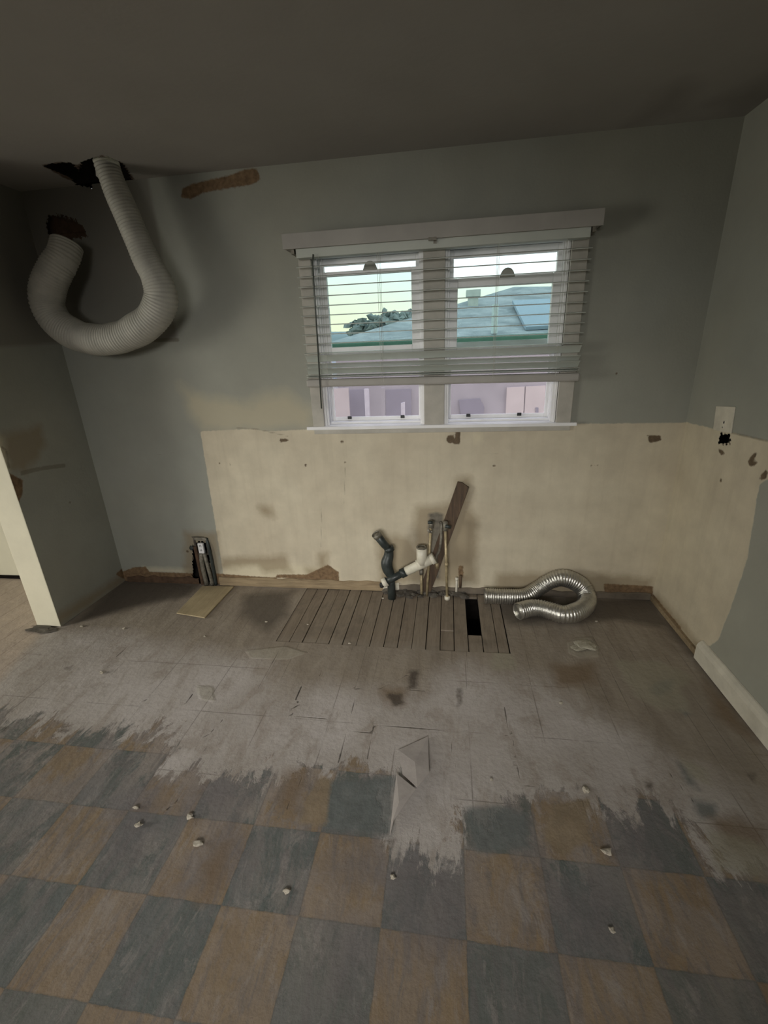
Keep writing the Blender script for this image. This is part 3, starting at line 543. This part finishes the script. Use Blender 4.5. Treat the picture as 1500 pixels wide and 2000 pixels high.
# casings shared by both windows
cs = empty('trim_3', (-.06, -.01, ZS), kind='structure')
MB().box(-.80, -.73, -.020, 0, ZS-.01, ZH+.02).build('side_casing', M_casing, cs, bevel=.003)
MB().box(.602, .682, -.020, 0, ZS-.01, ZH+.02).build('side_casing', M_casing, cs, bevel=.003)
MB().box(-.132, -.017, -.016, .0, ZS-.01, ZH+.02).box(-.127, -.022, .0, .145, ZS, ZH).build('centre_casing', M_casing, cs, bevel=.003)
MB().box(-.80, .682, -.018, 0, ZH-.008, ZH+.022).build('head_casing', M_casing, cs, bevel=.003)
MB().box(-.84, .715, -.030, .0, ZS-.018, ZS+.002).build('stool', M_white, cs, bevel=.004)
MB().box(-.80, .685, -.012, 0, ZS-.045, ZS-.018).build('apron', M_casing, cs, bevel=.002)
vb = MB().box(-.845, .712, -.112, -.020, 2.046, 2.052).box(-.845, .712, -.116, -.104, 2.040, 2.110).box(-.845, -.838, -.112, -.001, 2.046, 2.108).box(.705, .712, -.112, -.001, 2.046, 2.108)

# ------------------------------------------------------------------ blind
bl = empty('venetian_blind', (-.06, -.07, 2.04), 'wide white venetian blind half raised across both windows', 'blind')
vb.build('valance', M_valance, bl, bevel=.002)
MB().box(-.785, .665, -.095, -.045, 2.000, 2.044).build('head_rail', M_slat, bl, bevel=.003)
for bxx in (-.80, -.068, .678): MB().box(bxx-.008, bxx+.008, -.10, -.002, 2.02, 2.046).build('bracket', M_grime, bl)
def slat_mesh(tilt):
    b = MB(); n = 6; c, s_ = math.cos(tilt), math.sin(tilt)
    top, bot = [], []
    for i in range(n+1):
        q = -.024 + .048*i/n; cr = .0022*(1-(q/.024)**2)
        for lst, zz in ((top, cr+.0013), (bot, cr-.0013)): lst.append((q*c - zz*s_, q*s_ + zz*c))
    pts = top + bot[::-1]
    b.prism([(-.735, y, z) for y, z in pts], (1.47, 0, 0)); return b
zs = [(1.580+.0475*k, math.radians(2+k*1.05)) for k in range(9)] + [(1.531, math.radians(3)), (1.503, math.radians(-44)), (1.462, math.radians(-30)), (1.432, math.radians(-40)), (1.408, math.radians(-12)), (1.399, math.radians(-8))]
for z, tl in zs:
    o = slat_mesh(tl).build('slat', M_slat, bl, smooth=False); o.location = Vector((-.055, -.070, z)) ; o.matrix_parent_inverse = Matrix.Translation(-Vector(bl.location))
    o.rotation_euler = (0, math.radians(.35 if z < 1.5 else .1), 0)
o = MB().box(-.74, .74, -.026, .026, -.021, .021).build('bottom_rail', M_valance, bl, bevel=.009); o.location = (-.055,-.070,1.368); o.rotation_euler = (0, math.radians(.4), 0)
M_cord = simple('cord', (.5,.5,.45), .8)
for xx in (-.352, -.362, .240, .246, -.665, .56):
    for yy in ((-.096,) if xx == -.362 or xx == .246 else (-.096, -.044)): MB().tube([(xx,yy,2.0),(xx,yy,1.37)], .0009, 5).build('ladder_cord', M_cord, bl)
MB().tube([(-.690,-.105,2.01),(-.694,-.115,1.97),(-.712,-.118,1.235)], .0042, 8).build('tilt_wand', simple('smoky_wand', (.07,.08,.07), .3), bl, smooth=True)
MB().box(-.10,-.06,-.117,-.113,2.03,2.045).build('valance_clip', M_grime, bl)

# ------------------------------------------------------------------ ducts
pts = [(-1.661,-0.2,2.487),(-1.668,-0.2,2.442),(-1.648,-0.2,2.339),(-1.617,-0.2,2.232),(-1.589,-0.2,2.129),(-1.556,-0.2,2.018),(-1.519,-0.2,1.925),(-1.517,-0.2,1.834),(-1.589,-0.2,1.745),(-1.714,-0.2,1.683),(-1.828,-0.2,1.654),(-1.949,-0.2,1.651),(-2.069,-0.2,1.68),(-2.169,-0.2,1.751),(-2.2,-0.2,1.844),(-2.169,-0.2,1.927)] + [(-2.107,-0.19,2.009)] + [(-2.061,-0.16,2.08)] + [(-2.047,-0.13,2.142)]
path = catmull(pts, 8); rad = interp([.052,.054,.058,.060,.060,.064,.074,.078,.078,.078,.078,.078,.080,.082,.084,.080,.078,.074,.072], len(path))
wd = empty('flexible_duct', (-1.66,-.2,2.44), 'white flexible vent duct looping down from torn hole at ceiling corner', 'duct')
MB().tube(path, rad, 28, ridges=(.015,.0045,.10), hollow=.93).build('duct_hose', M_duct, wd, smooth=True)
MB().tube([Vector(pts[0])+Vector((0,0,.08)), Vector(pts[0])+Vector((0,0,-.01))], .066, 28, hollow=.95).build('duct_collar', M_grime, wd, smooth=True)

C4 = lambda *a: [(900+x/3.75, 1080+y/3.75) for x, y in a]
fp = [(0.251,-0.117,0.05),(0.377,-0.115,0.05),(0.498,-0.1,0.05)] + [(0.582,-0.062,0.086),(0.643,-0.062,0.136),(0.717,-0.062,0.164),(0.792,-0.062,0.141),(0.852,-0.062,0.093)] + [(0.86,-0.124,0.058),(0.82,-0.214,0.058),(0.744,-0.285,0.058),(0.677,-0.306,0.058),(0.62,-0.278,0.058),(0.562,-0.25,0.058),(0.502,-0.254,0.058),(0.429,-0.293,0.058)]
fpath = catmull(fp, 8)
fd = empty('foil_duct', (fp[0][0], fp[0][1], 0), 'shiny silver foil dryer duct curled in a loop on the floor', 'duct')
MB().tube(fpath, interp([.044]*5+[.05]*6+[.047]*5, len(fpath)), 26, ridges=(.014,.0055,.05), hollow=.92).build('duct_hose', M_foil, fd, smooth=True)
for end in (0, -1):
    a = fpath[end]; b2 = fpath[1 if end == 0 else -2]; tdir = (b2-a).normalized()
    MB().tube([a-tdir*.004, a+tdir*.012], .050, 26, hollow=.9).build('end_cuff', M_foil, fd, smooth=True)

# ------------------------------------------------------------------ drain plumbing
dr = empty('drain_pipe', (-.36,-.10,0), 'dark drain stack with white plastic branch at the sink rough-in', 'pipe')
MB().tube([(-.350,-.10,-.02),(-.350,-.10,.10),(-.352,-.10,.19)], .026, 20).build('standpipe', M_iron, dr, smooth=True)
MB().tube(catmull([(-.352,-.10,.17),(-.368,-.10,.21),(-.374,-.098,.255),(-.362,-.09,.30),(-.358,-.088,.345)], 6), interp([.029,.036,.038,.032,.027], 25), 22).build('elbow', M_iron, dr, smooth=True)
MB().tube([(-.352,-.088,.335),(-.362,-.088,.362)], .032, 22).build('coupling', M_iron, dr, smooth=True)
MB().tube([(-.356,-.088,.345),(-.383,-.105,.385),(-.425,-.13,.462)], [.023,.025,.026], 22, hollow=.86).build('trap_arm', M_iron, dr, smooth=True)
MB().tube([(-.430,-.133,.470),(-.419,-.126,.450)], .029, 22, hollow=.88).build('pipe_rim', M_grime, dr, smooth=True)
MB().tube([(-.385,-.135,.135),(-.33,-.125,.162),(-.262,-.112,.198)], .023, 22).build('branch_pipe', M_iron, dr, smooth=True)
MB().tube([(-.282,-.116,.188),(-.252,-.112,.204)], .031, 22).build('coupling', M_iron, dr, smooth=True)
MB().tube([(-.398,-.138,.128),(-.372,-.133,.142)], .030, 22, hollow=.8).build('cleanout_ring', M_pvc, dr, smooth=True)
MB().lump((-.402,-.145,.118), .02, (1,.8,1), .4, 3).build('cap', M_black, dr)
MB().tube([(-.262,-.112,.198),(-.165,-.100,.248),(-.078,-.09,.290)], [.029,.031,.031], 24, hollow=.85).build('white_branch', M_pvc, dr, smooth=True)
MB().tube([(-.092,-.092,.283),(-.070,-.089,.294)], .036, 24, hollow=.82).build('hub', M_pvc, dr, smooth=True)
MB().tube([(-.178,-.10,.245),(-.140,-.095,.262)], .0345, 24).build('hub', M_pvc, dr, smooth=True)
MB().tube([(-.150,-.10,.255),(-.150,-.10,.372)], .033, 24, hollow=.88).build('upright_socket', M_pvc, dr, smooth=True)
MB().tube([(-.150,-.10,.366),(-.150,-.10,.374)], .0335, 24, hollow=.6).build('rim_shade_ring', M_grime, dr, smooth=True)

def riser(name, x0, z0, x1, z1, y, r, mat, label, valve=True, cat='pipe', group=None):
    o = empty(name, (x0, y, 0), label, cat, group)
    MB().tube([(x0,y,z0),(x0+(x1-x0)*.5,y,(z0+z1)/2),(x1,y,z1)], r, 14).build('riser', mat, o, smooth=True)
    return o
s1 = riser('water_pipe', -.122, -.01, -.093, .50, -.052, .0085, M_copper, 'thin grimy supply riser with a corroded stop valve behind the white branch')
MB().tube([(-.090,-.054,.53),(-.092,-.052,.485)], .016, 14).build('valve_body', M_grime, s1, smooth=True)
MB().tube([(-.112,-.067,.525),(-.082,-.067,.525)], .010, 12).build('valve_handle', M_iron, s1, smooth=True)
MB().tube([(-.092,-.052,.51),(-.092,-.0,.51)], .008, 12).build('stub_out', M_grime, s1, smooth=True)
MB().lump((-.100,-.056,.462), .014, (1,1,1), .5, 9).build('nut', M_grime, s1)
s2 = riser('water_pipe', .012, -.005, -.004, .49, -.085, .0085, M_copper, 'pale painted supply riser with a valve in front of the brown board')
MB().tube([(-.005,-.085,.54),(-.004,-.085,.48)], .015, 14).build('valve_body', M_grime, s2, smooth=True)
MB().tube([(-.005,-.10,.515),(.028,-.10,.508)], .011, 12).build('valve_handle', M_iron, s2, smooth=True)
MB().tube([(-.004,-.085,.515),(-.004,-.0,.515)], .008, 12).build('stub_out', M_grime, s2, smooth=True)
MB().tube([(.012,-.085,-.004),(.012,-.085,.018)], .018, 14).build('floor_flange', M_pvc, s2, smooth=True)
MB().tube([(.004,-.085,.235),(.004,-.085,.26)], .011, 14).build('nut', M_copper, s2, smooth=True)
s3 = riser('water_pipe', -.155, -.01, -.158, .16, -.045, .009, M_copper, 'short capped pipe stub rising below the white plastic branch')
MB().tube([(-.157,-.045,.15),(-.158,-.045,.185)], .012, 14).build('cap', M_grime, s3, smooth=True)
s4 = empty('supply_hose', (-.04,-.06,.3), 'grey supply hose curving down between the two valves', 'hose')
MB().tube(catmull([(-.035,-.010,.505),(-.030,-.03,.49),(-.030,-.04,.40),(-.042,-.036,.32),(-.060,-.030,.275),(-.056,-.028,.22)], 6), .009, 12).build('hose', M_grime, s4, smooth=True)
MB().tube([(-.056,-.028,.23),(-.056,-.027,.19)], .012, 12).build('hose_nut', M_copper, s4, smooth=True)
s5 = riser('pipe_stub', .072, 0, .073, .115, -.02, .0075, M_offwhite, 'pale thin pipe stub at the wall foot beside the brown board')
MB().tube([(.073,-.02,.1),(.073,-.02,.122)], .010, 12).build('cap', M_offwhite, s5, smooth=True)
tag(MB().tube([(.096,-.014,.045),(.098,-.014,.135)], .009, 10).build('wood_peg', M_board, smooth=True), 'short brown wooden stub against the wall foot, next to a pale one', 'wood scrap')

# brown board leaning on the wall
bt = Vector((0.101,-0.022,0.76)); bb_ = Vector((-.135,-.031,.012)); ax = (bt-bb_)
nrm = ax.cross(Vector((0,-1,0))).normalized()*.036
b = MB(); pts = [bb_-nrm, bb_+nrm, bt+nrm*1.0+Vector((0,0,-.012)), bt+nrm*.3+Vector((0,0,-.004)), bt-nrm*.2+Vector((0,0,.004)), bt-nrm]
b.prism(pts, (0, .018, 0))
tag(b.build('wooden_board', M_board, bevel=.002), 'dark brown board leaning at a slant on the cream wall', 'board')

# rubble heap along the pipe feet
M_rub = simple('grimy_mortar', (.09,.08,.065), .9, 0, .5, 30, .8, 60)
b = MB(); random.seed(11)
for i in range(90):
    x = random.uniform(-.40,.13); y = -.012-abs(random.gauss(0,.030)); r = random.uniform(.008,.026)
    b.lump((x, y, r*.3), r, (1.3,.9,.6), .5, i, 1)
tag(b.build('rubble', M_rub), 'dark crumbled mortar and dirt piled along the wall under the drain pipes', 'rubble', kind='stuff')

# ------------------------------------------------------------------ outlet boxes
ox = [(-1.761,0.299),(-1.689,-0.041)]
eb = empty('outlet_box', (-1.675,-.01,.0), 'rusty recessed electrical box with white receptacle low on the back wall', 'outlet')
frame_mb(-1.742, -1.640, .235, .365, -.008, .05, .012, .012, .010).build('box_frame', simple('rusty_box', (.10,.085,.07), .7, .3, .5, 40, .5), eb)
MB().box(-1.745, -1.638, .050, .058, -.02, .37).build('box_back', M_dark, eb)
MB().box(-1.712, -1.672, -.018, .002, .248, .325).build('receptacle', M_white, eb, bevel=.004)
for z in (.268,.302): MB().box(-1.699,-1.696,-.0195,-.017,z,z+.012).box(-1.688,-1.685,-.0195,-.017,z,z+.012).build('slots', M_black, eb)
MB().tube([(-1.735,-.008,.0),(-1.738,-.008,.30)], .012, 12).build('wood_strip', M_lath, eb)
MB().tube(catmull([(-1.700,-.012,.25),(-1.702,-.02,.15),(-1.700,-.015,.0)], 5), .016, 14).build('conduit', M_grime, eb, smooth=True)
MB().tube(catmull([(-1.675,-.012,.25),(-1.662,-.02,.14),(-1.655,-.015,.0)], 5), .013, 14).build('conduit', M_grime, eb, smooth=True)
MB().tube(catmull([(-1.645,.0,.36),(-1.632,-.012,.28),(-1.630,-.012,.12),(-1.632,-.01,.0)], 5), .011, 12).build('cable', M_iron, eb, smooth=True)
MB().lump((-1.765,-.01,.285), .014, (1,.7,1.3), .4, 2).build('putty_blob', M_iron, eb)
MB().lump((-1.69,-.008,.36), .03, (1.7,.5,.5), .5, 5).build('plaster_crumble', M_grime, eb)

op = empty('wall_outlet', (XR-.004,-.345,1.19), 'off white outlet plate on right wall above a jagged black hole', 'outlet')
pl = [(-0.257,1.22),(-0.402,1.233),(-0.416,1.116),(-0.274,1.108)]
b = MB().prism([(XR-.0065, y, z) for y, z in pl], (.0065, 0, 0)); b.build('cover_plate', M_offwhite, op, bevel=.002)
yc = sum(p[0] for p in pl)/4; zc = sum(p[1] for p in pl)/4
MB().box(XR-.009, XR-.006, yc-.024, yc-.006, zc-.045, zc-.005).build('receptacle', M_offwhite, op, bevel=.002)
MB().box(XR-.0105, XR-.0085, yc-.020, yc-.013, zc-.018, zc-.008).build('slot', M_black, op)
MB().tube([(XR-.013, yc-.017, zc-.036), (XR-.006, yc-.017, zc-.036)], .0035, 10).build('screw', simple('bright_screw', (.9,.9,.88), .15, 1, .02), op, smooth=True)

# ------------------------------------------------------------------ things on the floor
ppl = [(-1.712,-0.051,0.004),(-1.48,-0.043,0.004),(-1.487,-0.433,0.004),(-1.7,-0.397,0.004)]
b = MB().prism(ppl, (0,0,.008)); tag(b.build('plywood_sheet', M_ply, bevel=.0015), 'pale plywood rectangle lying on the dark floor by the back wall', 'plywood')
# torn folded sheet of lino
def sheet(name, tri, mat, label, cat, thick=.0025):
    b = MB(); b.prism(tri, (0,0,thick)); return tag(b.build(name, mat, bevel=.0006), label, cat)
M_lino = simple('grey_lino', (.39,.355,.33), .8, 0, .15, 12, .4, 40)
A = [(-0.183,-1.275,0.004),(-0.066,-1.195,0.004),(-0.055,-1.378,0.004),(-0.095,-1.445,0.004),(-0.156,-1.382,0.004)]
B = [(-0.178,-1.384,0.004),(-0.1,-1.452,0.004),(-0.169,-1.575,0.004),(-0.175,-1.614,0.004)]
def ridge(name, base, lift, label):
    b = MB(); vs_ = [b.b.verts.new(Vector(p)+Vector((0,0,l))) for p, l in zip(base, lift)]
    c = sum((v.co for v in vs_), Vector())/len(vs_) + Vector((0,0,.006)); cv = b.b.verts.new(c)
    for i in range(len(vs_)): b.b.faces.new((vs_[i], vs_[(i+1)%len(vs_)], cv))
    o = b.build(name, M_lino); m = o.modifiers.new('s', 'SOLIDIFY'); m.thickness = .0025
    return tag(o, label, 'flooring scrap')
ridge('torn_flooring', A, (0,0,.014,.018,.002), 'crumpled upper flap of torn grey flooring with a lifted right edge')
ridge('torn_flooring', B, (.001,.016,.014,0), 'narrow triangular flap of torn flooring folded beside the teal tile')
M_crumb = simple('plaster_crumb', (.42,.38,.31), .85, 0, .2, 40, .5, 120)
crumbs = [
 ((199,1314),.016,'pale plaster chip on grey floor below the left partition end'),
 ((270,1611),.019,'pale crumb with a dark shadow on a teal tile, lower left'),
 ((265,1577),.015,'small dull chip just above the pale crumb on the teal tile'),
 ((371,1595),.017,'cream crumb at the top corner of a tan tile left of centre'),
 ((388,1648),.020,'flat pale lump below the cream crumb, on the worn tan tile'),
 ((560,1740),.014,'single pale pebble at the foot of a teal tile near the middle'),
 ((520,1214),.011,'white crumb on the sooty floor patch near the back wall'),
 ((601,1219),.010,'white crumb at the left edge of the bare boards'),
 ((683,1256),.011,'tall white crumb at the front end of a bare board gap'),
 ((160,1223),.016,'pale chip beside the foot of the partition'),
 ((242,1227),.013,'broken chip among dirt in front of the plywood'),
 ((400,1243),.012,'pinkish crumb on the floor in front of the plywood'),
 ((1096,1373),.012,'light chip on the dusty floor below the foil duct'),
 ((1146,1543),.018,'long pale chip on the dusty floor, between two tan tiles'),
 ((1185,1664),.022,'largest pale crumb, on worn tile right of centre'),
 ((1196,1817),.012,'small pale crumb on the dark teal tile, lower right'),
 ((768,1713),.014,'greenish pale crumb beside the sooty teal tile'),
 ((960,1522),.009,'tiny chip on the smooth grey floor right of the torn flap'),
 ((1165,1213),.010,'small crumb on brown floor below the foil loop'),
 ((748,1168),.012,'pale splinter on the boards at the foot of the drain pipe')]
CR = [(-1.778,-0.956,0.004),(-1.057,-1.674,0.004),(-1.109,-1.616,0.004),(-0.89,-1.626,0.004),(-0.81,-1.71,0.004),(-0.467,-1.809,0.004),(-1.084,-0.435,0.004),(-0.819,-0.441,0.004),(-0.527,-0.601,0.004),(-2.225,-0.573,0.004),(-1.94,-0.572,0.004),(-1.39,-0.61,0.004),(0.523,-0.952,0.004),(0.515,-1.377,0.004),(0.517,-1.589,0.004),(0.465,-1.799,0.004),(-0.151,-1.736,0.004),(0.178,-1.369,0.004),(0.874,-0.278,0.004),(-0.407,-0.112,0.004)]
for k, ((_, r, lab), c) in enumerate(zip(crumbs, CR)):
    sc = (1.0,1.3,.55) if k in (13,) else (1.15,.85,.55)
    o = MB().lump((0,0,0), r*.62, sc, .5, k+20, 2).build('plaster_crumb', M_crumb); o.location = (c[0], c[1], r*.28); tag(o, lab, 'crumb', 'plaster crumbs on the floor')
# chunk of chalky mortar
o = MB().lump((0,0,0), .05, (1.3,.8,.16), .6, 44, 3).build('mortar_slab', simple('chalky_mortar', (.40,.375,.30), .9, 0, .2, 30, .8, 80))
o.location = ((0.742,-0.523,0.004)); tag(o, 'chalky ragged mortar slab on the floor in front of foil duct', 'mortar')
# flat debris in front of the far room opening
o = MB().lump((0,0,0), .06, (1.4,.6,.10), .6, 61, 3).build('dirt_clump', M_rub); o.location = (-2.46,-.62,.004); tag(o, 'flat dark clump at the foot of the bright partition end', 'dirt')

# ------------------------------------------------------------------ outdoors
ext = simple('mauve_stucco', (.36,.33,.34), .9, 0, .12, 2, .2, 20)
g = G('shingles'); f = g.noise(2.2, 7, .72, g.mapping((1,1.4,1.4)), .4)
M_shing = g.bsdf(g.mix(g.ramp(f, .38, .62), (.27,.31,.335), (.44,.49,.52)), .95, 0, g.bump(f, .6, .06), **{'Specular IOR Level': .1})
M_green = simple('green_gutter_paint', (.06,.15,.11), .6, 0, .15, 6, .1)
M_blue = simple('pale_blue_metal_roof', (.33,.43,.52), .8, 0, .05, 1, .05)
nh = empty('neighbour_house', (.5,5.0,-1.0), 'neighbouring house with a grey shingled hip roof and green gutter outside', 'house')
yE = 5.0; e0 = Vector((-2.669,5.0,1.741)); e1 = Vector((2.496,5.0,1.66))
zE = (e0.z+e1.z)/2
pk = Vector((1.504,9.0,2.813)); pkR = Vector((3.679,9.0,2.693)); lo_ = Vector((-1.964,5.0,1.744))
lo_.z = zE; pkR.z = pk.z-.15
b = MB(); b.prism([lo_, Vector((e1.x+1,5,zE)), pkR+Vector((1,0,0)), pk], (0,.05,-.12)); b.prism([lo_, pk, Vector((lo_.x,12.5,zE))], (-.02,0,-.12))
b.build('roof', M_shing, nh)
def on_roof(px3):           # point on the front roof plane seen along a ray already resolved at y=5 and y=9
    a, c = Vector(px3[0]), Vector(px3[1]); n = (pk-lo_).cross(Vector((1,0,0))); t = (lo_-a).dot(n)/((c-a).dot(n)); return a+(c-a)*t
def duo(A5, A9): return [on_roof((p, q)) for p, q in zip(A5, A9)]
tri = duo([(0.962,5.0,2.147),(1.709,5.0,2.137),(1.745,5.0,1.758),(1.185,5.0,1.754)], [(1.467,9.0,2.473),(2.606,9.0,2.457),(2.661,9.0,1.88),(1.807,9.0,1.873)])
b = MB(); b.prism([v+Vector((0,-.03,.05)) for v in tri], (0,.03,-.05)); b.build('metal_roof_section', M_blue, nh)
vp = duo([(0.714,5.0,1.723)], [(1.089,9.0,1.825)])[0]
MB().tube([vp, vp+Vector((0,0,.42))], .05, 12).build('vent_pipe', simple('pale_vent', (.55,.66,.68), .6), nh)
MB().box(lo_.x-.1, e1.x+1, yE-.09, yE+.04, zE-.13, zE+.0).build('gutter', M_green, nh, bevel=.04)
MB().box(lo_.x+.1, e1.x+1, yE+.05, yE+.4, -2.5, zE-.1).build('outer_wall', ext, nh)
ch = Vector((0.493,7.4,2.513))
MB().box(ch.x-.10, ch.x+.10, 7.3, 7.5, ch.z-.75, ch.z+.04).box(ch.x-.14, ch.x+.14, 7.26, 7.54, ch.z-.02, ch.z+.10).build('chimney', simple('pale_chimney', (.50,.55,.52), .8), nh)
M_door = simple('cream_door', (.58,.50,.47), .7, 0, .08, 4, .1); M_dk = simple('mauve_grey_panel', (.22,.20,.24), .7, 0, .1, 4, .1); M_pale = simple('pale_post', (.62,.58,.62), .7)
def card(pts, th, nm, m):  # a panel standing proud of the wall by th
    q = [Vector(p) for p in pts]
    if nm == 'door': q[2].z = q[3].z = -2.4
    MB().prism(q, (0, th, 0)).build(nm, m, nh, bevel=.004)
fp_ = [Vector(p) for p in [(-1.95,4.7,0.984),(-1.606,4.7,0.991),(-1.64,4.7,0.221),(-2.014,4.7,0.226)]]; fp_[2].z = fp_[3].z = -2.5
tag(MB().prism(fp_, (0,.05,0)).build('fence_panel', M_door), 'cream fence panel outside at the left edge of the left window', 'fence')
card([(-1.656,5.0,0.934),(-1.373,5.0,0.935),(-1.396,5.0,0.163),(-1.689,5.0,0.167)], .06, 'window_panel', M_dk)
card([(-1.032,5.0,0.917),(-0.6,5.0,0.922),(-0.614,5.0,0.152),(-1.043,5.0,0.158)], .06, 'window_panel', M_dk)
card([(0.188,5.0,0.719),(0.537,5.0,0.735),(0.608,5.0,0.593),(0.597,5.0,0.459),(0.226,5.0,0.467)], .06, 'vent_panel', M_dk)
card([(0.954,5.0,0.903),(1.235,5.0,0.911),(1.28,5.0,0.124),(0.98,5.0,0.129)], .06, 'door', M_door)
card([(1.251,5.0,0.91),(1.559,5.0,0.917),(1.609,5.0,0.12),(1.288,5.0,0.124)], .06, 'door', M_door)
card([(1.423,4.98,0.577),(1.471,4.98,0.576),(1.478,4.98,0.494),(1.429,4.98,0.495)], .02, 'meter_box', M_dk)
for q in (((711,762),(719,762),(721,850),(713,850)),): pass
for lab, pts in (('white timber post standing outside the left window', [(-1.215,4.0,1.021),(-1.154,4.0,1.019),(-1.165,4.0,0.341),(-1.236,4.0,0.342)]), ('grey timber post standing outside the left window', [(-0.964,4.0,1.028),(-0.918,4.0,1.027),(-0.976,4.0,0.338),(-1.039,4.0,0.339)]), ('slanted white board leaning outside the left window', [(-0.676,4.0,0.802),(-0.623,4.0,0.815),(-0.649,4.0,0.334),(-0.727,4.0,0.335)])):
    pts = [tuple(pts[0]), tuple(pts[1]), (pts[2][0], pts[2][1], -2.5), (pts[3][0], pts[3][1], -2.5)]
    tag(MB().prism(pts, (0,.08,0)).build('timber_post', M_pale if 'white' in lab else ext), lab, 'post')
# ground, distant hill, trees
g = G('yard_soil'); M_gr = g.bsdf(g.var((.20,.19,.17), .2, 2), .95)
tag(MB().box(-60, 60, .3, 120, -2.7, -2.5).build('ground', M_gr), kind='structure')
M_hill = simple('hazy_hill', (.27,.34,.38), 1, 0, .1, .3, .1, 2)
b = MB(); hx = np.linspace(-75, 60, 60); prv = None
for x in hx:
    z = 5.2 + 1.2*mn.noise(Vector((x*.05, 3, 0))); c = [b.b.verts.new(v) for v in ((x,70,-3),(x,72,z*.75),(x,80,z),(x,95,-3))]
    if prv:
        for q in range(3): b.b.faces.new((prv[q], c[q], c[q+1], prv[q+1]))
    prv = c
tag(b.build('hills', M_hill, smooth=True), kind='structure')
g = G('bluish_foliage'); M_leaf = g.bsdf(g.var((.24,.29,.29), .3, 3), 1, **{'Specular IOR Level': 0}); M_trunk = simple('tree_bark', (.12,.11,.10), .9)
def tree(px3, spread, hgt, seed, label):
    c = Vector(px3); o = empty('tree', (c.x, c.y, -2.5), label, 'tree', 'trees behind the neighbouring roof')
    rs = random.Random(seed); b = MB()
    for i in range(150):
        th = rs.uniform(0, 6.28); rr = spread*rs.random()**.5; zz = rs.uniform(-hgt, .0)*(.6+.4*rr/spread)
        b.lump((c.x+rr*math.cos(th), c.y+rr*math.sin(th)*.6, c.z+zz-rr*.25), rs.uniform(.09,.2), (1,1,.8), .8, seed*50+i, 1)
    b.build('crown', M_leaf, o)
    MB().tube([(c.x,c.y,-2.5),(c.x+.1,c.y,c.z-hgt)], [.25,.1], 8).build('trunk', M_trunk, o)
tree((-2.569,16.0,3.039), 1.0, 1.5, 1, 'rounded tree over the roof, at the centre of the left window')
tree((-4.123,21.0,3.115), .9, 1.2, 2, 'lower leftmost tree over the roof in the left window')
tree((-1.739,18.8,3.331), 1.0, 1.8, 3, 'feathery tree at the right edge of the left window')
tree((3.785,17.0,3.629), 1.6, 2.0, 4, 'wide treetop above the roof ridge in the right window')
